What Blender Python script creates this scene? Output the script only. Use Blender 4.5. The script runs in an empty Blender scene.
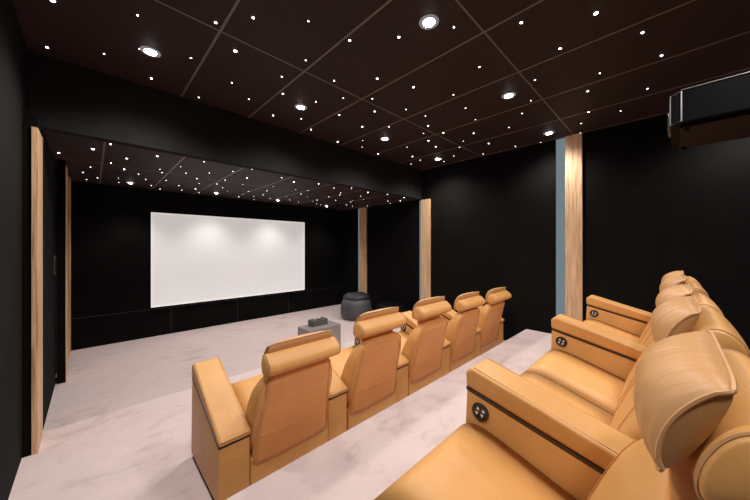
import bpy, bmesh, math, random
from mathutils import Vector, Matrix
random.seed(7)
scn = bpy.context.scene
COL = scn.collection

# ------------------------------------------------------------------ room measures (metres)
CAM_Z = 1.5
XL, XR = -0.355, 4.74          # left and right walls
YB, YS = -1.15, 6.057          # wall behind the back row, screen wall
YK = 3.50                      # face of the dropped bulkhead
ZH, ZL = 3.035, 2.457          # high ceiling, low front ceiling
PZ, PY = 0.249, 1.545          # rear platform: height and front edge

# ------------------------------------------------------------------ materials
def new_mat(name):
    m = bpy.data.materials.new(name); m.use_nodes = True
    nt = m.node_tree; b = nt.nodes['Principled BSDF']
    return m, nt, b

def nd(nt, typ, **kw):
    n = nt.nodes.new(typ)
    for k, v in kw.items():
        if k.startswith('i_'):
            n.inputs[k[2:].replace('_', ' ')].default_value = v
        else: setattr(n, k, v)
    return n

def ramp(nt, fac, stops):
    r = nt.nodes.new('ShaderNodeValToRGB')
    e = r.color_ramp.elements
    while len(e) < len(stops): e.new(0.5)
    for q, (p, c) in zip(e, stops):
        q.position = p; q.color = (c[0], c[1], c[2], 1)
    nt.links.new(fac, r.inputs['Fac'])
    return r.outputs['Color']

def coords(nt, scale=(1, 1, 1), kind='Object'):
    tc = nt.nodes.new('ShaderNodeTexCoord'); mp = nt.nodes.new('ShaderNodeMapping')
    mp.inputs['Scale'].default_value = scale
    nt.links.new(tc.outputs[kind], mp.inputs['Vector'])
    return mp.outputs['Vector']

def noise(nt, vec, scale, detail=3, rough=0.55, dist=0.0):
    n = nd(nt, 'ShaderNodeTexNoise', i_Scale=scale, i_Detail=detail, i_Roughness=rough, i_Distortion=dist)
    nt.links.new(vec, n.inputs['Vector'])
    return n.outputs['Fac']

def bump(nt, b, h, strength, dist, prev=None):
    n = nd(nt, 'ShaderNodeBump', i_Strength=strength, i_Distance=dist)
    nt.links.new(h, n.inputs['Height'])
    if prev is not None: nt.links.new(prev, n.inputs['Normal'])
    nt.links.new(n.outputs['Normal'], b.inputs['Normal'])
    return n.outputs['Normal']

def plain(name, c, rough=0.6, metal=0.0, spec=0.5, nscale=12):
    m, nt, b = new_mat(name)
    v = coords(nt); f = noise(nt, v, nscale, 2)
    nt.links.new(ramp(nt, f, [(0.3, [q * 0.93 for q in c]), (0.7, [q * 1.07 for q in c])]), b.inputs['Base Color'])
    b.inputs['Roughness'].default_value = rough
    b.inputs['Metallic'].default_value = metal
    b.inputs['Specular IOR Level'].default_value = spec
    return m

def emit(name, c, strength, sample=True):
    m = bpy.data.materials.new(name); m.use_nodes = True
    nt = m.node_tree; nt.nodes.clear()
    o = nt.nodes.new('ShaderNodeOutputMaterial'); e = nt.nodes.new('ShaderNodeEmission')
    e.inputs['Color'].default_value = (*c, 1); e.inputs['Strength'].default_value = strength
    nt.links.new(e.outputs[0], o.inputs['Surface'])
    if not sample: m.cycles.emission_sampling = 'NONE'
    return m

def leather(name, c, wrinkle=0.0):
    m, nt, b = new_mat(name)
    v = coords(nt)
    f = noise(nt, v, 4.0, 3)
    nt.links.new(ramp(nt, f, [(0.3, [q * 0.93 for q in c]), (0.7, [q * 1.06 for q in c])]), b.inputs['Base Color'])
    b.inputs['Roughness'].default_value = 0.47
    b.inputs['Specular IOR Level'].default_value = 0.38
    n1 = bump(nt, b, noise(nt, v, 260, 2), 0.10, 0.002)
    n2 = bump(nt, b, noise(nt, v, 9, 3, 0.5, 0.4), 0.30, 0.012, n1)
    if wrinkle:
        vs = coords(nt, (24, 4, 4))
        bump(nt, b, noise(nt, vs, 1.0, 2, 0.5, 0.6), wrinkle, 0.012, n2)
    return m

def carpet_mat(name='carpet_pile', kk=1.0):
    m, nt, b = new_mat(name)
    v = coords(nt)
    big = noise(nt, v, 1.6, 4, 0.6, 0.4); mid = noise(nt, coords(nt, (5, 9, 5)), 1.0, 5, 0.65, 0.3)
    mx = nd(nt, 'ShaderNodeMath', operation='ADD'); nt.links.new(big, mx.inputs[0]); nt.links.new(mid, mx.inputs[1])
    hf = nd(nt, 'ShaderNodeMath', operation='MULTIPLY'); hf.inputs[1].default_value = 0.5
    nt.links.new(mx.outputs[0], hf.inputs[0])
    col = ramp(nt, hf.outputs[0], [(0.28, (0.46, 0.345, 0.33)), (0.46, (0.68, 0.53, 0.505)), (0.7, (0.73, 0.58, 0.555))])
    hs = nd(nt, 'ShaderNodeHueSaturation', i_Value=kk); nt.links.new(col, hs.inputs['Color'])
    nt.links.new(hs.outputs['Color'], b.inputs['Base Color'])
    b.inputs['Roughness'].default_value = 0.95; b.inputs['Specular IOR Level'].default_value = 0.1
    n1 = bump(nt, b, noise(nt, v, 210, 3), 0.5, 0.006)
    bump(nt, b, noise(nt, v, 14, 4), 0.25, 0.02, n1)
    return m

def wood_mat():
    m, nt, b = new_mat('oak_wood')
    v = coords(nt, (34, 34, 1.6))
    g = noise(nt, v, 1.3, 5, 0.6, 0.8)
    fine = noise(nt, coords(nt, (120, 120, 3)), 1.0, 3)
    mx = nd(nt, 'ShaderNodeMix', data_type='FLOAT'); mx.inputs[0].default_value = 0.35
    nt.links.new(g, mx.inputs[2]); nt.links.new(fine, mx.inputs[3])
    col = ramp(nt, mx.outputs[0], [(0.30, (0.13, 0.055, 0.022)), (0.42, (0.46, 0.245, 0.115)), (0.53, (0.68, 0.41, 0.22)), (0.70, (0.82, 0.56, 0.35))])
    nt.links.new(col, b.inputs['Base Color'])
    b.inputs['Roughness'].default_value = 0.45; b.inputs['Specular IOR Level'].default_value = 0.35
    bump(nt, b, g, 0.3, 0.004)
    return m

def fabric_wall(name, c):
    m, nt, b = new_mat(name)
    v = coords(nt)
    f = noise(nt, v, 2.2, 4, 0.6, 0.3)
    nt.links.new(ramp(nt, f, [(0.3, [q * 0.75 for q in c]), (0.7, [q * 1.25 for q in c])]), b.inputs['Base Color'])
    b.inputs['Roughness'].default_value = 0.95; b.inputs['Specular IOR Level'].default_value = 0.06
    bump(nt, b, noise(nt, v, 300, 2), 0.2, 0.002)
    return m

LEATHER = leather('tan_leather', (0.605, 0.278, 0.076))
LEATHER_PAD = leather('tan_leather_soft', (0.50, 0.242, 0.086), 0.65)
LEATHER_BACK = leather('tan_leather_back', (0.66, 0.262, 0.072))
PIPING = plain('piping_leather', (0.52, 0.26, 0.10), 0.5)
SEAM = plain('seam_thread', (0.17, 0.075, 0.028), 0.7)
DARKGAP = plain('arm_gap_trim', (0.018, 0.009, 0.007), 0.45)
BLACKPL = plain('black_plastic', (0.022, 0.014, 0.011), 0.4)
PANELBEZ = plain('control_bezel', (0.012, 0.008, 0.007), 0.35)
WHITEBTN = plain('white_button', (0.78, 0.76, 0.72), 0.4)
METAL = plain('dark_metal', (0.05, 0.045, 0.045), 0.35, 0.8)
CARPET = carpet_mat()
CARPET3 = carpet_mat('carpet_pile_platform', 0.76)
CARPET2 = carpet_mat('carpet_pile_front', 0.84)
WOOD = wood_mat()
WALL = fabric_wall('black_wall_fabric', (0.0034, 0.0031, 0.0031))
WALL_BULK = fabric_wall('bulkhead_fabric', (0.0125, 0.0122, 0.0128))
WALL_GREY = fabric_wall('charcoal_wall_fabric', (0.0065, 0.0062, 0.0062))
WALL_DARK = fabric_wall('black_recess_fabric', (0.003,0.003,0.003))
CEIL = plain('brown_ceiling_tile', (0.0235, 0.0150, 0.0140), 0.65, 0.0, 0.13)
SEAMCEIL = plain('ceiling_joint', (0.115, 0.092, 0.088), 0.5)
PLANEBK = plain('panel_joint', (0.006, 0.005, 0.005), 0.8)
STONE = plain('grey_stone', (0.20, 0.175, 0.175), 0.45)
SILVER = plain('silver_trim', (0.72, 0.72, 0.74), 0.3, 0.7)
PROJ = plain('projector_black', (0.002, 0.002, 0.0022), 0.5, 0, 0.06)
PROJRED = plain('projector_underside', (0.008, 0.004, 0.003), 0.6, 0, 0.1)
LENSGL = plain('lens_glass', (0.02, 0.02, 0.03), 0.08)
TISSUE = plain('tissue_paper', (0.62, 0.60, 0.58), 0.9)
BOXMAT = plain('dark_grey_box', (0.06, 0.055, 0.055), 0.55)
BAG = leather('charcoal_bean_bag', (0.055, 0.057, 0.062), 0.3)
BAGTOP = plain('black_bean_bag_top', (0.012, 0.012, 0.013), 0.55)
BAGBLACK = leather('black_bean_bag', (0.0022, 0.002, 0.002), 0.3)
BAGBLACK.node_tree.nodes['Principled BSDF'].inputs['Specular IOR Level'].default_value = 0.12
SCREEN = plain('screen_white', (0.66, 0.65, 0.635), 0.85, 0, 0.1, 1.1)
_b = SCREEN.node_tree.nodes['Principled BSDF']; _b.inputs['Emission Color'].default_value = (1.0, 0.965, 0.93, 1); _b.inputs['Emission Strength'].default_value = 0.40  # even emission added to imitate light falling on the screen
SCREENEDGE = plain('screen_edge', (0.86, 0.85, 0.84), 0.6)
_b = SCREENEDGE.node_tree.nodes['Principled BSDF']; _b.inputs['Emission Color'].default_value = (1, 0.98, 0.96, 1); _b.inputs['Emission Strength'].default_value = 0.5  # emission added so the edge looks brightly lit
STAR = emit('star_glow', (1.0, 0.96, 0.92), 9.0, False)
STARBIG = emit('star_glow_bright', (1.0, 0.97, 0.94), 14.0, False)
LENS = emit('downlight_lens', (1.0, 0.96, 0.92), 40.0, True)
GLOWBLUE = emit('blue_wall_glow', (0.13, 0.175, 0.195), 1.0, True)  # wall glow from light behind the columns, put in as an emissive strip
HALO_RING = emit('downlight_halo_ring', (1.0, 0.95, 0.92), 0.16, False)  # trim ring made wide and faintly emissive to imitate the lamp's halo

# ------------------------------------------------------------------ object helpers
def link(o, parent=None):
    COL.objects.link(o)
    if parent is not None: o.parent = parent
    return o

def thing(name, label, cat, loc=(0, 0, 0), group=None, rz=0.0):
    o = bpy.data.objects.new(name, None); o.empty_display_size = 0.1
    COL.objects.link(o); o.location = loc; o.rotation_euler = (0, 0, rz)
    tag(o, label, cat, group)
    return o

def tag(o, label, cat, group=None):
    o['label'] = label; o['category'] = cat
    if group: o['group'] = group
    return o

def obj(name, bm, mat, parent=None, smooth=False, label=None, loc=None):
    me = bpy.data.meshes.new(name)
    bmesh.ops.recalc_face_normals(bm, faces=bm.faces)
    if smooth:
        for f in bm.faces: f.smooth = True
    bm.to_mesh(me); bm.free()
    me.materials.append(mat)
    o = bpy.data.objects.new(name, me); link(o, parent)
    if label: o['label'] = label
    if loc: o.location = loc
    return o

def struct(name, bm, mat):
    o = obj(name, bm, mat); o['kind'] = 'structure'
    return o

def add_box(bm, x0, x1, y0, y1, z0, z1, bev=0.0, seg=2):
    vs = [bm.verts.new((x, y, z)) for x in (x0, x1) for y in (y0, y1) for z in (z0, z1)]
    q = [(0, 1, 3, 2), (4, 6, 7, 5), (0, 4, 5, 1), (2, 3, 7, 6), (0, 2, 6, 4), (1, 5, 7, 3)]
    fs = [bm.faces.new([vs[i] for i in f]) for f in q]
    if bev:
        es = list({e for f in fs for e in f.edges})
        bmesh.ops.bevel(bm, geom=es, offset=bev, segments=seg, affect='EDGES', profile=0.6)
    return bm

def box(*a, **k): return add_box(bmesh.new(), *a, **k)

def chaikin(pts, it=2, keep=0.25):
    for _ in range(it):
        out = []
        n = len(pts)
        for i in range(n):
            a, b = pts[i], pts[(i + 1) % n]
            out.append((a[0] + (b[0] - a[0]) * keep, a[1] + (b[1] - a[1]) * keep))
            out.append((a[0] + (b[0] - a[0]) * (1 - keep), a[1] + (b[1] - a[1]) * (1 - keep)))
        pts = out
    return pts

def loft(sections):
    """sections: list of (x, [(y, z), ...]); closed loops joined along x, ends capped."""
    bm = bmesh.new(); rows = []
    for x, p in sections:
        rows.append([bm.verts.new((x, y, z)) for y, z in p])
    n = len(rows[0])
    for a, b in zip(rows, rows[1:]):
        for i in range(n):
            bm.faces.new([a[i], a[(i + 1) % n], b[(i + 1) % n], b[i]])
    bm.faces.new(rows[0]); bm.faces.new(list(reversed(rows[-1])))
    return bm

def scaled(p, s, c=None, sz=None):
    if c is None:
        c = (sum(q[0] for q in p) / len(p), sum(q[1] for q in p) / len(p))
    sz = s if sz is None else sz
    return [(c[0] + (y - c[0]) * s, c[1] + (z - c[1]) * sz) for y, z in p]

def bolster(profile, hw, r, it=2, endscale=0.72, n=5, keep=0.25):
    """profile extruded to +-hw with ends rounded over a length r."""
    p = chaikin(profile, it, keep); secs = []
    for k in range(n + 1):
        t = k / n * math.pi / 2
        secs.append((-hw + r * (1 - math.sin(t)), scaled(p, endscale + (1 - endscale) * math.cos(math.pi / 2 - t) if k else endscale)))
    left = secs
    right = [(-x, q) for x, q in reversed(left)]
    mid = [(x, p) for x in (-hw * 0.4, 0, hw * 0.4)]
    return loft(left + mid + right)

def slab(profile, x0, x1, bev=0.015, seg=3):
    """straight extrusion of a YZ polygon with bevelled edges."""
    bm = bmesh.new()
    a = [bm.verts.new((x0, y, z)) for y, z in profile]; b = [bm.verts.new((x1, y, z)) for y, z in profile]
    n = len(a)
    for i in range(n): bm.faces.new([a[i], a[(i + 1) % n], b[(i + 1) % n], b[i]])
    bm.faces.new(a); bm.faces.new(list(reversed(b)))
    bmesh.ops.recalc_face_normals(bm, faces=bm.faces)
    if bev:
        bmesh.ops.bevel(bm, geom=list(bm.edges), offset=bev, segments=seg, affect='EDGES', profile=0.55)
    return bm

def add_tube(bm, pts, r, closed=False, sides=6):
    rings = []; n = len(pts); prev = None
    for i, p in enumerate(pts):
        p = Vector(p)
        if closed: d = Vector(pts[(i + 1) % n]) - Vector(pts[i - 1])
        else: d = Vector(pts[min(i + 1, n - 1)]) - Vector(pts[max(i - 1, 0)])
        d.normalize()
        up = Vector((0, 0, 1)) if abs(d.z) < 0.9 else Vector((1, 0, 0))
        s = d.cross(up).normalized()
        if prev is not None and (prev - d * prev.dot(d)).length > 1e-4: s = (prev - d * prev.dot(d)).normalized()   # carried along the path
        prev = s; u = s.cross(d)
        rings.append([bm.verts.new(p + (s * math.cos(t) + u * math.sin(t)) * r) for t in [2 * math.pi * k / sides for k in range(sides)]])
    m = n if closed else n - 1
    for i in range(m):
        a, b = rings[i], rings[(i + 1) % n]
        for k in range(sides): bm.faces.new([a[k], a[(k + 1) % sides], b[(k + 1) % sides], b[k]])
    if not closed:
        bm.faces.new(rings[0]); bm.faces.new(list(reversed(rings[-1])))
    return bm

def tube(pts, r, closed=False, sides=6): return add_tube(bmesh.new(), pts, r, closed, sides)

def lathe(prof, n=24):
    """prof: list of (r, z) revolved about z."""
    bm = bmesh.new(); rows = []
    for r, z in prof:
        rows.append([bm.verts.new((max(r, 1e-4) * math.cos(2 * math.pi * k / n), max(r, 1e-4) * math.sin(2 * math.pi * k / n), z)) for k in range(n)])
    for a, b in zip(rows, rows[1:]):
        for k in range(n): bm.faces.new([a[k], a[(k + 1) % n], b[(k + 1) % n], b[k]])
    bm.faces.new(rows[0]); bm.faces.new(list(reversed(rows[-1])))
    return bm

def copy_tree(o, parent=None):
    c = o.copy(); COL.objects.link(c); c.parent = parent
    for ch in list(o.children): copy_tree(ch, c)
    return c

# ------------------------------------------------------------------ room shell
T = 0.12
struct('floor', box(XL - 0.3, XR + T, YB - T, 3.56, -0.1, 0.0), CARPET)
struct('floor_front', box(XL - 0.3, XR + T, 3.56, YS + T, -0.1, 0.0), CARPET2)
struct('floor_platform', box(XL, XR, YB, PY, 0.0, PZ, bev=0.006), CARPET3)
struct('wall_left', box(XL - T - 0.1, XL, YB - T, 3.225, 0, ZH), WALL_GREY)
struct('wall_left_upper', box(XL - T - 0.1, XL, 3.225, YK, 2.372, ZH), WALL)
struct('wall_left_front', box(XL - T - 0.1, -0.285, 3.27, 4.71, 0, ZL), WALL)
struct('wall_left_corner', box(XL - T - 0.1, -0.30, 4.71, YS, 0, ZL), WALL_DARK)
struct('wall_right', box(XR, XR + T, YB - T, YS + T, 0, ZH), WALL)
struct('wall_front', box(XL - T - 0.1, XR, YS, YS + T, 0, ZL), WALL)
struct('wall_back', box(XL, XR, YB - T, YB, 0, ZH), WALL)
struct('wall_bulkhead', box(XL - T - 0.1, XR, YK, YK + 0.1, ZL, ZH), WALL_BULK)
struct('ceiling', box(XL - T - 0.1, XR + T, YB - T, YK + 0.1, ZH, ZH + 0.1), CEIL)
struct('ceiling_front', box(XL - T - 0.1, XR, YK + 0.1, YS + T, ZL, ZL + 0.1), CEIL)
bm = bmesh.new(); add_box(bm, XL - T - 0.1, -0.3115, 3.225, 3.27, 0, 2.372); struct('wall_left_return', bm, WALL)

# ceiling joints: each line one strip
tn = 0
def trim(bm, mat):
    global tn
    tn += 1
    return struct('trim_%d' % tn, bm, mat)
for k in range(0, 7):
    x = 0.6526 + 0.6745 * k
    trim(box(x - 0.008, x + 0.008, YB, YK, ZH - 0.002, ZH), SEAMCEIL)
for y in (2.241, 0.933):
    trim(box(XL, XR, y - 0.006, y + 0.006, ZH - 0.0016, ZH), SEAMCEIL)
for x in (0.085, 0.706, 1.31, 1.95, 2.60, 3.24, 3.88, 4.5):
    trim(box(x - 0.008, x + 0.008, YK + 0.1, YS, ZL - 0.002, ZL), SEAMCEIL)
trim(box(XL + 0.1, XR, 4.56 - 0.005, 4.56 + 0.005, ZL - 0.0016, ZL), SEAMCEIL)
# joints of the black panels on the screen wall
for x in (0.98, 2.08, 3.18):
    trim(box(x - 0.004, x + 0.004, YS - 0.003, YS, 0.0, 0.46), PLANEBK)
trim(box(-0.2, XR, YS - 0.003, YS, 0.455, 0.463), PLANEBK)
# small wall outlets below the screen
for i, (x, lab) in enumerate(((1.42, 'black wall outlet plate under the screen, leftmost of three'), (2.42, 'black wall outlet plate under the middle of the screen'), (3.2, 'black wall outlet plate under the right end of the screen'))):
    t = thing('wall_outlet', lab, 'outlet', (x, YS, 0.36), 'outlet plates under the screen')
    obj('plate', box(-0.05, 0.05, -0.008, 0, -0.04, 0.04, bev=0.003), PROJ, t)
    obj('socket', box(-0.03, 0.03, -0.011, -0.006, -0.02, 0.02, bev=0.002), PROJ, t)

# ------------------------------------------------------------------ wood pilasters
def post(label, x0, x1, y0, y1, z0, z1, group):
    t = thing('wood_column', label, 'column', ((x0 + x1) / 2, (y0 + y1) / 2, z0), group)
    cx, cy = (x0 + x1) / 2, (y0 + y1) / 2
    obj('timber_panel', box(x0 - cx, x1 - cx, y0 - cy, y1 - cy, 0, z1 - z0, bev=0.003), WOOD, t)
    return t, cx, cy
G1 = 'wooden columns along the walls'
post('pale oak column on the left wall, nearest the left edge of the photo', -0.311, -0.279, 3.215, 3.50, 0.0, 2.367, G1)
post('narrow oak column on the left wall beside the switch', -0.27, -0.203, 4.7105, 4.98, 0.0, 2.41, G1)
post('dark oak strip in the left corner beside the screen wall', -0.30, -0.215, 5.72, YS - 0.001, 0.0, ZL, G1)
struct('wall_left_reveal', box(-0.275, -0.208, 4.69, 4.71, 0, ZL), WALL_DARK)
for lab, y0, y1, zb, zt, gl in (
        ('tall wide oak column with blue light beside the back row', 0.835, 1.03, PZ, ZH, 0.115),
        ('oak column under the right end of the bulkhead', 3.285, 3.498, 0.0, ZH - 0.01 if False else 2.44, 0.05),
        ('oak column at the far right corner behind the bean bag', 5.12, 5.365, 0.0, ZL, 0.06)):
    t, cx, cy = post(lab, XR - 0.035, XR, y0, y1, zb, zt, G1)
    obj('wall_glow', box(XR - 0.012 - cx, XR - cx, y1 - cy, y1 - cy + gl, 0.0, zt - zb - 0.01), GLOWBLUE, t, label='pale blue glow on the wall beside the column')

# wall switch on the left wall
t = thing('wall_switch', 'small dark switch plate on the left wall between two oak columns', 'switch', (-0.285, 4.5, 1.31))
obj('plate', box(0, 0.012, -0.06, 0.06, -0.10, 0.10, bev=0.003), BLACKPL, t)
obj('rocker', box(0.010, 0.017, -0.03, 0.03, -0.06, 0.06, bev=0.002), PROJ, t)

# ------------------------------------------------------------------ screen
t = thing('projection_screen', 'large white projection screen on the black front wall', 'projection screen', (2.142, YS, 0.494))
W, Hh = 2.875, 1.582
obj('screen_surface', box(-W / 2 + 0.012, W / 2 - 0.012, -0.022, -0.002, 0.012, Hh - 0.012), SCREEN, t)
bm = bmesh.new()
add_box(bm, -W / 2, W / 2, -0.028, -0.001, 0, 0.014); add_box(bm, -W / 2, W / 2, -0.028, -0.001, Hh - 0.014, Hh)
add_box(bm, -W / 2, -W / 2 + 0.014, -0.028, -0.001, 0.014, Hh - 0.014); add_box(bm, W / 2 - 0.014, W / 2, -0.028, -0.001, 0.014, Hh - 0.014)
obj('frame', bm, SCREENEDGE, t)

# ------------------------------------------------------------------ recliners
def make_arm(parent, cx, arm, disc):
    """arm centred on local x = cx. arm = dict of side-profile heights."""
    hw = 0.0875
    zf, zr = arm['zf'], arm['zr']            # height of the dark gap at the front (y=.6) and rear (y=0)
    yf = 0.598
    g = 0.012
    a = obj('armrest', slab([(0.625, 0.03), (yf, zf), (0.0, zr), (0.0, 0.03)], cx - hw, cx + hw, 0.008, 2), LEATHER, parent, True)
    obj('gap_trim', slab([(yf + 0.001, zf - 0.001), (yf + 0.001, zf + g + 0.001), (-0.004, zr + g + 0.001), (-0.004, zr - 0.001)], cx - hw - 0.001, cx + hw + 0.001, 0), DARKGAP, a, label='dark brown gap below the arm pad')
    p = [(yf + 0.004, zf + g), (yf + 0.008, zf + arm['tf'] * 0.75), (yf - 0.02, zf + arm['tf']), (0.3, (zf + zr) / 2 + (arm['tf'] + arm['tr']) / 2 + 0.006), (-0.01, zr + arm['tr']), (-0.022, zr + arm['tr'] * 0.6), (-0.008, zr + g)]
    obj('arm_pad', slab(p, cx - hw - 0.002, cx + hw + 0.002, 0.016, 4), LEATHER, a, True, label='padded tan arm top')
    # seam along the inner edges of the pad
    bm = bmesh.new()
    for sx in (-1, 1):
        x = cx + sx * (hw - 0.012)
        add_tube(bm, [(x, yf - 0.03, zf + arm['tf'] - 0.0005), (x, 0.3, (zf + zr) / 2 + (arm['tf'] + arm['tr']) / 2 + 0.005), (x, -0.02, zr + arm['tr'] - 0.001)], 0.0016, sides=5)
    obj('stitching', bm, PIPING, a)
    if disc:
        x = cx - hw
        y, z, r = arm['disc']
        d = lathe([(r * 0.9, -0.004), (r, 0.0), (r, 0.004), (r * 0.92, 0.006), (r * 0.80, 0.006), (r * 0.78, 0.0045), (0.001, 0.0045)], 28)
        d.transform(Matrix.Translation((x, y, z)) @ Matrix.Rotation(-math.pi / 2, 4, 'Y'))
        cp = obj('control_panel', d, PANELBEZ, parent, True, label='round dark control panel')
        slope = math.atan2(zf - zr, yf)
        for i, (du, dv, sgn) in enumerate(((-1, 1, 1), (1, 1, 1), (-1, -1, -1), (1, -1, -1))):
            u, v = du * 0.0125, dv * 0.0115
            yy = y + u * math.cos(slope) - v * math.sin(slope); zz = z + u * math.sin(slope) + v * math.cos(slope)
            bm = bmesh.new()
            s = 0.0075
            tri = [(0, s * sgn), (s * 0.85, -s * 0.7 * sgn), (-s * 0.85, -s * 0.7 * sgn)]
            va = [bm.verts.new((x - 0.0045, yy + a_, zz + b_)) for a_, b_ in tri]
            vb = [bm.verts.new((x - 0.0075, yy + a_, zz + b_)) for a_, b_ in tri]
            bm.faces.new(va); bm.faces.new(list(reversed(vb)))
            for k in range(3): bm.faces.new([va[k], va[(k + 1) % 3], vb[(k + 1) % 3], vb[k]])
            obj('button', bm, WHITEBTN, cp)
    obj('foot_plinth', box(cx - hw + 0.01, cx + hw - 0.01, 0.02, 0.6, 0.0, 0.03), DARKGAP, a)
    return a

ARM_FRONT = dict(zf=0.576, zr=0.362, tf=0.107, tr=0.048, disc=(0.545, 0.50, 0.04))
ARM_REAR = dict(zf=0.600, zr=0.462, tf=0.104, tr=0.085, disc=(0.532, 0.522, 0.039))

def make_recliner(name, label, sw, arm, head_up, arms, group, pad_w=0.252, pad_b=0.03, pad_y=0.0, big=None):
    """one recliner. Local origin on the floor, below the middle of its rear face; +y faces the screen."""
    t = thing(name, label, 'recliner', (0, 0, 0), group)
    h = sw / 2
    # seat cushion with a rolled front
    rear_z = 0.335
    fz = 0.452
    prof = [(0.10, 0.20), (0.10, rear_z), (0.28, rear_z + 0.055), (0.48, fz), (0.57, fz + 0.010), (0.632, fz - 0.03), (0.658, fz - 0.11), (0.645, 0.25), (0.60, 0.20)]
    obj('seat', bolster(prof, h - 0.003, 0.034, 2, 0.90), LEATHER, t, True)
    obj('seat_base', box(-h + 0.004, h - 0.004, 0.0, 0.60, 0.03, 0.215, bev=0.008), LEATHER, t)
    obj('footrest', slab([(0.602, 0.06), (0.602, 0.24), (0.638, 0.25), (0.636, 0.06)], -h + 0.012, h - 0.012, 0.012, 3), LEATHER, t, True)
    obj('plinth', box(-h + 0.02, h - 0.02, 0.03, 0.58, 0.0, 0.03), DARKGAP, t)
    # backrest: thick front cushion that narrows upwards
    secs = []
    prof0 = [(0.015, 0.19), (-0.055, 0.47), (-0.11, 0.70), (-0.10, 0.755), (-0.05, 0.755), (0.02, 0.68), (0.075, 0.57), (0.118, 0.46), (0.165, 0.345), (0.15, 0.20)]
    p0 = chaikin(prof0, 2)
    def tap(p, s, top):
        c = (0.03, 0.45)
        return [(c[0] + (y - c[0]) * s, c[1] + (z - c[1]) * (s if z < 0.5 else s * top)) for y, z in p]
    hb = min(h - 0.006, 0.284)
    st = [(-1.0, 0.62, 0.80), (-0.985, 0.75, 0.86), (-0.955, 0.86, 0.91), (-0.90, 0.94, 0.95), (-0.80, 0.985, 0.99), (-0.6, 1, 1), (-0.2, 1, 1.005)]
    for f, s, top in st: secs.append((f * hb, tap(p0, s, top)))
    secs += [(-x, q) for x, q in reversed(secs)]
    back = loft(secs)
    for v in back.verts:                       # narrower towards the top
        k = max(0.0, min(1.0, (v.co.z - 0.52) / 0.22)); v.co.x *= 1.0 - 0.14 * k * k
    b = obj('backrest', back, LEATHER, t, True)
    for sx in (-1, 1):
        pts = []
        for j in range(15):
            f = j / 14
            z = 0.40 + 0.28 * f
            # front surface of the cushion at this height
            best = -0.2
            for (ya, za), (yb, zb_) in zip(p0, p0[1:] + p0[:1]):
                if min(za, zb_) <= z <= max(za, zb_) and abs(zb_ - za) > 1e-6:
                    best = max(best, ya + (yb - ya) * (z - za) / (zb_ - za))
            pts.append((sx * (hb * 0.80) * (1 - 0.14 * max(0, min(1, (z - 0.52) / 0.22)) ** 2), best + 0.001, z))
        obj('wing_seam', tube(pts, 0.0016), LEATHER_BACK, b)
    # rear shell of the backrest
    N = 14
    bm = bmesh.new(); rows = []
    top_z = 0.752
    for j in range(N + 1):
        f = j / N
        z = 0.158 + (top_z - 0.158) * f
        hwid = 0.276 + (0.226 - 0.276) * min(1, f / 0.97)
        if f > 0.90: hwid -= 0.035 * ((f - 0.90) / 0.10) ** 2
        row = []
        for i in range(13):
            u = -1 + 2 * i / 12
            x = hwid * u
            y = 0.004 - 0.128 * f + 0.012 * math.sin(math.pi * f) - 0.013 * (1 - u ** 4) - 0.01 * math.exp(-((f - 0.42) / 0.05) ** 2) * 0 
            if f > 0.94: y += 0.03 * ((f - 0.94) / 0.06) ** 2
            row.append((x, y, z))
        rows.append(row)
    fr = [[bm.verts.new(p) for p in r] for r in rows]
    bk = [[bm.verts.new((p[0] * 0.985, p[1] + 0.055, p[2])) for p in r] for r in rows]
    for j in range(N):
        for i in range(12):
            bm.faces.new([fr[j][i], fr[j][i + 1], fr[j + 1][i + 1], fr[j + 1][i]])
            bm.faces.new([bk[j][i], bk[j + 1][i], bk[j + 1][i + 1], bk[j][i + 1]])
        bm.faces.new([fr[j][0], fr[j + 1][0], bk[j + 1][0], bk[j][0]])
        bm.faces.new([fr[j][12], bk[j][12], bk[j + 1][12], fr[j + 1][12]])
    for i in range(12):
        bm.faces.new([fr[0][i], bk[0][i], bk[0][i + 1], fr[0][i + 1]])
        bm.faces.new([fr[N][i], fr[N][i + 1], bk[N][i + 1], bk[N][i]])
    sh = obj('back_panel', bm, LEATHER_BACK, t, True)
    bm = bmesh.new()
    for f in (0.33, 0.66):
        hwid = 0.276 - 0.05 * f
        pts = []
        for i in range(13):
            u = -0.98 + 1.96 * i / 12
            pts.append((hwid * u, 0.004 - 0.128 * f + 0.012 * math.sin(math.pi * f) - 0.013 * (1 - u ** 4), 0.158 + 0.594 * f))
        add_tube(bm, pts, 0.0016, sides=5)
    for s in (-1, 1):
        pts = []
        for j in range(N + 1):
            f = j / N
            pts.append((s * rows[j][12][0] * 0.97, rows[j][12][1] - 0.003, rows[j][12][2]))
        add_tube(bm, pts, 0.0018, sides=5)
    obj('seam', bm, PIPING, sh)
    # headrest: rear roll and front pillow
    u = head_up
    roll = chaikin([(-0.085, 0.742 + u), (-0.145, 0.742 + u), (-0.203, 0.782 + u), (-0.196, 0.825 + u), (-0.135, 0.876 + u), (-0.085, 0.868 + u), (-0.068, 0.80 + u)], *((3, 0.25) if big else (2, 0.17)))
    hw = 0.257
    rnd = [(0.0, 0.60), (0.004, 0.78), (0.012, 0.90), (0.024, 0.965), (0.045, 0.995)]
    if big:                                   # fuller roll with rounder ends
        dy, dz, sy, sz = big
        c = (-0.135, 0.81 + u)
        roll = [(c[0] + (y - c[0]) * sy + dy, c[1] + (z - c[1]) * sz + dz) for y, z in roll]
        roll = [(y - 0.30 * (z - c[1]) + 0.012, z) for y, z in roll]
        rnd = [(0.0, 0.80), (0.004, 0.86), (0.012, 0.90), (0.028, 0.94), (0.055, 0.97), (0.09, 0.985), (0.13, 0.995)]
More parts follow.
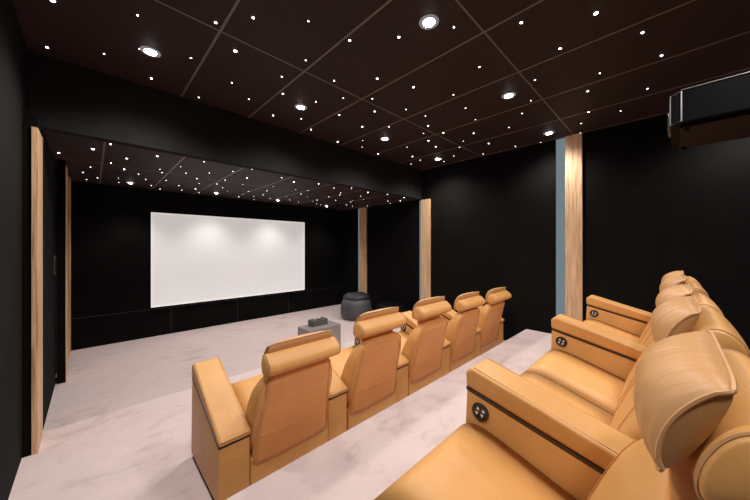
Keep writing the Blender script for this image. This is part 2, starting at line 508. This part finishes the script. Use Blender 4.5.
    secs = [(-hw + d, scaled(roll, q)) for d, q in rnd] + [(-0.08, roll), (0, scaled(roll, 1.01))]
    secs += [(-x, q) for x, q in reversed(secs[:-1])]
    r_ = obj('headrest_roll', loft(secs), LEATHER, t, True)
    for sd in (-1, 1):
        dd, qq = rnd[2]
        obj('piping', tube([(sd * (hw - dd), y, z) for y, z in scaled(roll, qq + 0.012)], 0.0035, True), PIPING, r_)
    obj('headrest_bracket', box(-0.17, 0.17, -0.115, -0.055, 0.66, 0.80 + u, bev=0.02), LEATHER_BACK, t, True)
    # pillow: lens section, seam round its rim
    pw = pad_w
    NX, NS = 30, 14
    bm = bmesh.new(); frt = []; bck = []; rim_t = []; rim_b = []
    T0 = (-0.129 + pad_y, 0.926 + u); B0 = (-0.038 + pad_y, 0.738 + u)
    for i in range(NX + 1):
        xf = math.sin((-1 + 2 * i / NX) * math.pi / 2)
        e = max(0.0, 1 - abs(xf) ** 3)
        kk = 0.80 + 0.20 * max(0.0, 1 - abs(xf) ** 6) ** 0.5
        x = pw * xf
        rf, rb = [], []
        for j in range(NS + 1):
            f = 0.5 + (j / NS - 0.5) * (kk if j > NS / 2 else 0.5 + 0.5 * kk)
            y = T0[0] + (B0[0] - T0[0]) * f; z = T0[1] + (B0[1] - T0[1]) * f
            sj = math.sin(math.pi * j / NS) if 0 < j < NS else 0.0
            nx = (0.905, 0.425)           # outward, towards the screen
            fb = ((0.028 + 0.056 * e ** 0.8) * sj ** 0.6 * (1 + 0.03 * math.sin(11 * xf + 2.5 * f) * e)) if sj > 0 else 0.0
            bb = (pad_b * sj ** 0.5) if sj > 0 else 0.0
            rf.append((x, y + nx[0] * fb, z + nx[1] * fb)); rb.append((x, y - nx[0] * bb, z - nx[1] * bb))
        frt.append(rf); bck.append(rb); rim_t.append(rf[0]); rim_b.append(rf[-1])
    V = {}
    def vv(p):
        k = (round(p[0], 5), round(p[1], 5), round(p[2], 5))
        if k not in V: V[k] = bm.verts.new(p)
        return V[k]
    for grid in (frt, bck):
        for i in range(NX):
            for j in range(NS):
                q = []
                for p in (grid[i][j], grid[i + 1][j], grid[i + 1][j + 1], grid[i][j + 1]):
                    w_ = vv(p)
                    if w_ not in q: q.append(w_)
                if len(q) > 2:
                    try: bm.faces.new(q)
                    except ValueError: pass
    for i in (0, NX):
        q = [vv(p) for p in frt[i]] + [vv(p) for p in reversed(bck[i][1:-1])]
        bm.faces.new(q)
    pil = obj('headrest_pillow', bm, LEATHER_PAD, t, True)
    loop = rim_t + [frt[NX][j] for j in range(1, NS)] + list(reversed(rim_b)) + [frt[0][j] for j in range(NS - 1, 0, -1)]
    obj('piping', tube(loop, 0.0042, True), PIPING, pil)
    for side, disc in arms:
        make_arm(t, side * (h + 0.0875), arm, disc)
    return t

PITCH, SW = 0.757, 0.572
Y_FRONT, X_FIRST = 1.775, 0.968
GF = 'front row of tan recliners'
labs_f = ['tan leather front row recliner nearest the camera, with arms on both sides',
          'second tan recliner of the front row counted from the camera',
          'middle tan recliner of the five in the front row',
          'fourth tan recliner of the front row, next to last towards the right wall',
          'last tan recliner of the front row, nearest the right wall']
first = make_recliner('recliner_chair', labs_f[0], SW, ARM_FRONT, 0.0, [(1, True)], GF, pad_w=0.225, pad_b=0.02)
proto = None
for i in range(5):
    c = first if i == 0 else copy_tree(first)
    c.location = (X_FIRST + PITCH * i, Y_FRONT, 0.0)
    c['label'] = labs_f[i]
    # each headrest is set a little differently
    for ch in c.children:
        if ch.name.startswith('headrest'):
            ch.location.y += (0.0, 0.045, 0.05, 0.03, 0.0)[i]; ch.location.z += (0.0, 0.045, 0.05, 0.02, 0.006)[i]
make_arm(first, -(SW / 2 + 0.0875), ARM_FRONT, False)

SWR = 0.59
Y_REAR = 0.058
GB = 'back row of tan recliners on the platform'
xs = [0.935, 1.70, 2.29, 3.055, 3.645]
labs_b = ['tan back row recliner nearest the camera, its big headrest pillow in front',
          'back row recliner just beyond the nearest arm, without an arm towards its far neighbour',
          'back row recliner whose control panel arm stands in the middle of the row',
          'back row recliner second from the far end, left of the end seat',
          'back row recliner at the far end by the right wall']
RK = dict(pad_w=0.228, pad_b=0.013, pad_y=0.0, big=(-0.040, -0.004, 1.16, 1.18))
with_arm = make_recliner('recliner_chair', labs_b[0], SWR, ARM_REAR, 0.11, [(1, True)], GB, **RK)
no_arm = make_recliner('recliner_chair', labs_b[1], SWR, ARM_REAR, 0.11, [], GB, **RK)
for i, x in enumerate(xs):
    src = {0: with_arm, 1: no_arm}.get(i) or copy_tree(with_arm if i in (2, 4) else no_arm)
    src.location = (x, Y_REAR, PZ); src['label'] = labs_b[i]

# ------------------------------------------------------------------ side table and tissue box
t = thing('side_table', 'low grey stone side table in front of the first row', 'side table', (2.33, 3.515, 0))
obj('table_top', box(-0.26, 0.26, -0.155, 0.155, 0.345, 0.38, bev=0.004), STONE, t)
for s in (-1, 1):
    obj('side_panel', box(s * 0.26 - (0.03 if s > 0 else 0), s * 0.26 + (0.03 if s < 0 else 0), -0.155, 0.155, 0.0, 0.345, bev=0.003), STONE, t)
obj('back_panel', box(-0.23, 0.23, -0.15, -0.13, 0.0, 0.345), STONE, t)
t = thing('tissue_box', 'dark grey tissue box with a tissue poking out on the side table', 'tissue box', (2.325, 3.55, 0.38))
obj('box_body', box(-0.125, 0.125, -0.065, 0.065, 0, 0.085, bev=0.004), BOXMAT, t)
obj('slot', lathe([(0.02, 0.0), (0.05, 0.0), (0.05, 0.003), (0.02, 0.003)], 20), PROJ, t, loc=(0, 0, 0.084))
bm = bmesh.new()
rows = []
for i in range(9):
    f = i / 8 * 2 - 1
    rows.append([bm.verts.new((0.05 * f, 0.014 * math.sin(5 * f) * (0.5 + k), 0.082 + k * (0.03 + 0.012 * math.cos(3 * f)))) for k in (0, 0.5, 1.0)])
for a, b_ in zip(rows, rows[1:]):
    for k in range(2): bm.faces.new([a[k], b_[k], b_[k + 1], a[k + 1]])
obj('tissue', bm, TISSUE, t, True)

# ------------------------------------------------------------------ bean bags
def bean_bag(label, loc, R, Hb, mat, mtop, rz):
    t = thing('bean_bag', label, 'bean bag', loc, None, rz)
    prof = [(0.0, 0.0), (0.78, 0.0), (0.92, 0.06), (1.0, 0.22), (1.0, 0.40), (0.95, 0.56), (0.90, 0.70), (0.80, 0.80), (0.62, 0.85), (0.3, 0.86), (0.0, 0.86)]
    bm = lathe([(r * R, z * Hb) for r, z in prof], 36)
    for v in bm.verts:
        a = math.atan2(v.co.y, v.co.x); k = v.co.z / Hb
        if v.co.z > 0.01:
            v.co.x *= 1 + 0.02 * math.sin(5 * a + 6 * k); v.co.y *= 1 + 0.02 * math.sin(4 * a + 5 * k)
            v.co.z *= 1 + 0.05 * math.cos(a - 0.6) * k
    body = obj('bag_body', bm, mat, t, True)
    bm = bmesh.new()
    for j in range(3):
        k = 0.22 + 0.17 * j
        rr = R * (1.02, 1.02, 0.98)[j]
        add_tube(bm, [(rr * math.cos(q) * (1 + 0.02 * math.sin(5 * q + 6 * k)), rr * math.sin(q) * (1 + 0.02 * math.sin(4 * q + 5 * k)), k * Hb + 0.012 * math.sin(2 * q)) for q in [2 * math.pi * i / 36 for i in range(36)]], 0.0035, True)
    obj('seam', bm, mat, body)
    prof2 = [(0.0, 0.72), (0.70, 0.72), (0.86, 0.79), (0.84, 0.88), (0.66, 0.97), (0.30, 1.0), (0.0, 1.0)]
    bm = lathe([(r * R, z * Hb) for r, z in prof2], 32)
    for v in bm.verts:
        a = math.atan2(v.co.y, v.co.x)
        v.co.z += 0.025 * math.sin(3 * a + 1) * (v.co.z / Hb - 0.6)
        v.co.x += 0.05 * R
    obj('top_cushion', bm, mtop, t, True, label='black top of the bean bag')
    return t
bean_bag('charcoal bean bag with black top by the far corner column', (4.0, 4.66, 0), 0.33, 0.53, BAG, BAGTOP, 0.3)
bean_bag('black bean bag by the right wall, mostly hidden behind the front row', (4.36, 3.98, 0), 0.34, 0.36, BAGBLACK, BAGBLACK, 1.2)

# ------------------------------------------------------------------ projector under the ceiling
t = thing('projector', 'black projector with silver front trim hung below the ceiling at upper right', 'projector', (1.97, 0.0, 2.08))
def proj_outline(o=0.0):
    return [(0.0 + o, -0.60), (0.0 + o, -0.03), (0.03 + o * 0.4, 0.0 - o), (0.44 - o * 0.4, 0.0 - o), (0.47 - o, -0.03), (0.47 - o, -0.60)]
bm = bmesh.new()
pl = proj_outline()
a = [bm.verts.new((x, y, 0.0)) for x, y in pl]; b_ = [bm.verts.new((x, y, 0.155)) for x, y in pl]
for i in range(6): bm.faces.new([a[i], a[(i + 1) % 6], b_[(i + 1) % 6], b_[i]])
bm.faces.new(a); bm.faces.new(list(reversed(b_)))
bmesh.ops.bevel(bm, geom=list(bm.edges), offset=0.004, segments=2, affect='EDGES')
body = obj('housing', bm, PROJ, t)
bm = bmesh.new()
c1, c2 = (-0.002, -0.034), (0.032, 0.002)
add_tube(bm, [(c1[0], c1[1], 0.008), (c1[0], c1[1], 0.147), (c2[0], c2[1], 0.147), (c2[0], c2[1], 0.008)], 0.0024, True)
add_tube(bm, [(c1[0], c1[1], 0.153), (c1[0], -0.42, 0.153)], 0.0013)
obj('silver_trim', bm, SILVER, t)
d = lathe([(0.075, 0.0), (0.075, 0.012), (0.065, 0.016), (0.06, 0.008), (0.0, 0.012)], 28)
d.transform(Matrix.Translation((0.235, -0.004, 0.08)) @ Matrix.Rotation(-math.pi / 2, 4, 'X'))
obj('lens', d, LENSGL, t, True)
bm = bmesh.new(); add_box(bm, 0.03, 0.44, -0.56, -0.03, -0.018, 0.001, bev=0.004)
ub = obj('lower_housing', bm, PROJRED, t)
for (x, y) in ((0.05, -0.05), (0.42, -0.05), (0.05, -0.5), (0.42, -0.5)):
    obj('foot', lathe([(0.010, -0.034), (0.012, -0.030), (0.012, -0.018), (0.010, -0.016)], 14), PROJRED, t, loc=(x, y, 0))
bm = tube([(0.10, -0.26, 0.154), (0.16, -0.30, 0.30)], 0.012); add_tube(bm, [(0.16, -0.30, 0.26), (0.16, -0.30, ZH - 2.08 - 0.01)], 0.02, sides=12)
obj('ceiling_mount', bm, METAL, t)
obj('mount_plate', box(0.08, 0.24, -0.38, -0.22, ZH - 2.08 - 0.012, ZH - 2.08), METAL, t)

# ------------------------------------------------------------------ star sky: pixel positions read off the photo, turned once into places on the ceilings
F_, CX_, HY_ = 289.54, 375.0, 246.97
TH = math.radians(45.634)
def on_ceiling(u, v, z):
    tt = F_ * (z - CAM_Z) / (HY_ - v); r = (u - CX_) / F_
    return (tt * (math.cos(TH) + r * math.sin(TH)), tt * (math.sin(TH) - r * math.cos(TH)))
UP = '''47,47.4,m 137.6,15.3,s 104,53.9,s 139.6,48.9,s 151.4,78.4,m 191,58.1,s 215.6,22.6,m 253.2,17.8,m 308.3,21.1,s 235.4,51.1,b 349.7,40.4,m
305.8,60.4,s 282,76.7,s 231.9,82.7,s 198.8,97.5,s 248.9,99.2,s 283,93.7,m 273.2,115.5,m 301.3,118.8,s 315.8,101.8,s 334.1,80.7,s 343.1,98,x 339.1,115,m
372.2,98.7,s 377.3,78.6,m 374.7,111.4,m 311.1,129.5,m 337.6,141.9,m 398.8,37.1,m 453.9,27.3,s 521.4,22.6,m 560,48.6,m 479.5,66.9,s 413.6,87.2,m 453.4,94.7,s
406,109.5,x 425.4,116,s 465.5,108,s 475.3,119.5,x 535.2,80,s 530.9,100.5,x 522,113.5,s 595.8,13.3,b 642.5,32.6,m 661.5,55.6,m 599.8,73.2,s 587.8,91.2,m
588.6,112,m 620.6,111,s 647.5,88.7,s 581,123.6,s 580.5,133,s 428.1,125.9,m 443.4,132.9,m 473.7,133.3,m 509,127.4,s 423.4,133.5,x 389,126.9,s 362.4,126.9,m
362.6,140.6,x 362.2,147,x 378.2,153.8,m 428.5,140.6,m 435.8,146.6,m 407.2,147.2,x 412.5,156.4,m 420.2,160,s 443.9,161.5,s 453.9,156,s 459.7,147.2,x 463.3,141,x
488.7,143.4,m 483.1,154,s 505.3,154,s 468.8,163,s 411,163.8,x 543.5,144.5,s 515.5,146.5,s 52.6,0.5,b'''
LO = '''58.5,152.8,m 93,149,b 110.4,144.1,m 90.5,167.1,s 83.3,172.5,s 86.7,179.5,s 97.4,177.8,s 111,163,s 126.8,158.4,m 124.2,169.3,m 118.9,182.3,s 118.3,178,x
138.5,174.2,s 145.8,179.5,s 151.5,185.5,s 157.3,156.2,m 159.9,169.5,x 161.8,172.5,s 166.3,180.3,s 160,189,s 180.8,166.7,x 186,173,s 179,185.5,s 181.8,190,s
195.5,189,m 199,192.7,s 196.8,178.6,s 199.3,183.5,s 204,161.8,s 209.4,173,s 233,171.4,s 225,180,s 216.9,184,s 222.6,187.8,s 227.5,191,x 247.2,178,m 242.7,184.2,s
252.7,169.2,x 248.7,191.4,s 242.9,194.2,s 238.6,196.7,s 254,199.3,s 253.6,196.5,x 263,194.8,s 267,190.6,s 270.4,198.2,s 281.7,177.5,s 293.9,181.8,m 273.4,186.7,x
289.8,199.7,s 286.2,196.3,x 295.6,189.5,x 301.1,194,s 298.6,202.3,s 308,190.8,s 318.4,183.7,m 307.3,197,x 316.9,200,s 316.5,203.8,s 312.9,201.7,x 320.8,205,x
328.9,196.7,s 335.5,200.2,s 334,188,s 340.6,192.9,s 339.8,195,s 351.9,187.8,s 368,192.2,m 360.4,196,x 363.6,199.7,x 352.5,200,x 350.4,202,s
352.5,206.3,s 346.7,205,s 392.4,193.7,s 387.7,201,s 390.5,203.5,x 400.3,200.8,m 406.9,197.1,m 367.4,205.9,s'''
SIZE = {'b': 0.0125, 'm': 0.0085, 's': 0.0058, 'x': 0.0042}
WORD = {'b': 'bright large', 'm': 'larger round', 's': 'small', 'x': 'faint tiny'}
protos = {}
def star(x, y, z, k, where):
    if (k, where) not in protos:
        r = SIZE[k]
        o = obj('ceiling_star_light', lathe([(r, 0.001), (r, -0.001), (r * 0.7, -r * 0.35), (r * 0.2, -r * 0.5)], 10), STARBIG if k in 'bm' else STAR, None, True)
        protos[(k, where)] = o
    else:
        o = protos[(k, where)].copy(); COL.objects.link(o)
    o.location = (x, y, z)
    tag(o, '%s white star light set in the %s' % (WORD[k], where), 'star light', '%s star lights in the %s' % (WORD[k], where))
for txt, z, where in ((UP, ZH, 'high rear ceiling'), (LO, ZL, 'low front ceiling by the screen')):
    for tok in txt.split():
        u, v, k = tok.split(',')
        x, y = on_ceiling(float(u), float(v), z)
        if z == ZL: y = min(y, YS - 0.03); y = max(y, YK + 0.12)
        else: y = min(y, YK - 0.03)
        x = min(max(x, XL + 0.04), XR - 0.04)
        star(x, y, z, k, where)

# ------------------------------------------------------------------ downlights
def lamp(name, loc, power, ang, blend, col=(1.0, 0.95, 0.905), rad=0.11):
    l = bpy.data.lights.new(name, 'SPOT'); l.energy = power; l.spot_size = math.radians(ang); l.spot_blend = blend
    l.color = col; l.shadow_soft_size = rad
    o = bpy.data.objects.new(name, l); COL.objects.link(o); o.location = loc
    return o
def downlight(x, y, z, label, power, r=0.041, ang=150, blend=0.9, seen=True):
    t = thing('downlight', label, 'downlight', (x, y, z), 'recessed ceiling downlights')
    obj('ring', lathe([(r + 0.026, 0.0), (r + 0.026, -0.002), (r + 0.004, -0.007), (r, -0.004), (r, 0.0)], 24), HALO_RING, t, True)
    obj('lens', lathe([(r, 0.0005), (r * 0.98, -0.006), (r * 0.7, -0.013), (r * 0.3, -0.016), (0.001, -0.017)], 20), LENS, t, True)
    lamp('downlight_lamp', (x, y, z - 0.12), power, ang, blend)
PU, PM_, PL_, PB_ = 92, 70, 40, 82
for x, y, lab in ((0.33, 2.86, 'bright downlight in the high ceiling near the left wall'),
                  (1.64, 2.84, 'downlight close to the bulkhead, second from the left wall'),
                  (2.97, 2.84, 'downlight close to the bulkhead, third from the left wall'),
                  (4.31, 2.84, 'downlight close to the bulkhead, at the right wall corner'),
                  (1.645, 1.155, 'largest downlight at the top middle of the photo'),
                  (3.02, 1.15, 'downlight between the largest one and the tall oak column'),
                  (4.40, 1.15, 'downlight right above the top of the tall oak column')):
    downlight(x, y, ZH, lab, PU if y > 2 else PM_)
for x, lab in ((0.41, 'downlight in the low front ceiling, leftmost of the row above the screen'),
               (1.574, 'downlight above the left part of the screen'),
               (2.72, 'downlight above the right part of the screen'),
               (3.91, 'downlight in the low front ceiling right of the screen')):
    downlight(x, 5.62, ZL, lab, PL_, 0.026, 104, 0.9)
# the grid of downlights goes on above the camera; unseen fill row added behind
for x in (0.28,):
    downlight(x, 1.15, ZH, 'downlight in the high ceiling right above the first row', PM_)
for x in (0.28, 1.64, 3.0, 4.36):
    downlight(x, -0.55, ZH, 'added fill downlight in the high ceiling behind the back row', PB_)
# ------------------------------------------------------------------ camera, world, view
w = bpy.data.worlds.new('World'); scn.world = w; w.use_nodes = True
w.node_tree.nodes['Background'].inputs['Color'].default_value = (0.05, 0.05, 0.055, 1)
w.node_tree.nodes['Background'].inputs['Strength'].default_value = 0.3
cam = bpy.data.cameras.new('Camera'); co = bpy.data.objects.new('Camera', cam); COL.objects.link(co)
co.location = (0, 0, CAM_Z); co.rotation_euler = (math.radians(90), 0, math.radians(45.634 - 90))
cam.sensor_width = 36.0; cam.lens = F_ / 750 * 36; cam.shift_y = -3.03 / 750; cam.clip_start = 0.02
scn.camera = co
scn.view_settings.view_transform = 'Standard'; scn.view_settings.look = 'None'
scn.view_settings.exposure = 0.0; scn.view_settings.gamma = 1.13
scn.cycles.max_bounces = 8; scn.cycles.diffuse_bounces = 5
scn.cycles.sample_clamp_indirect = 6
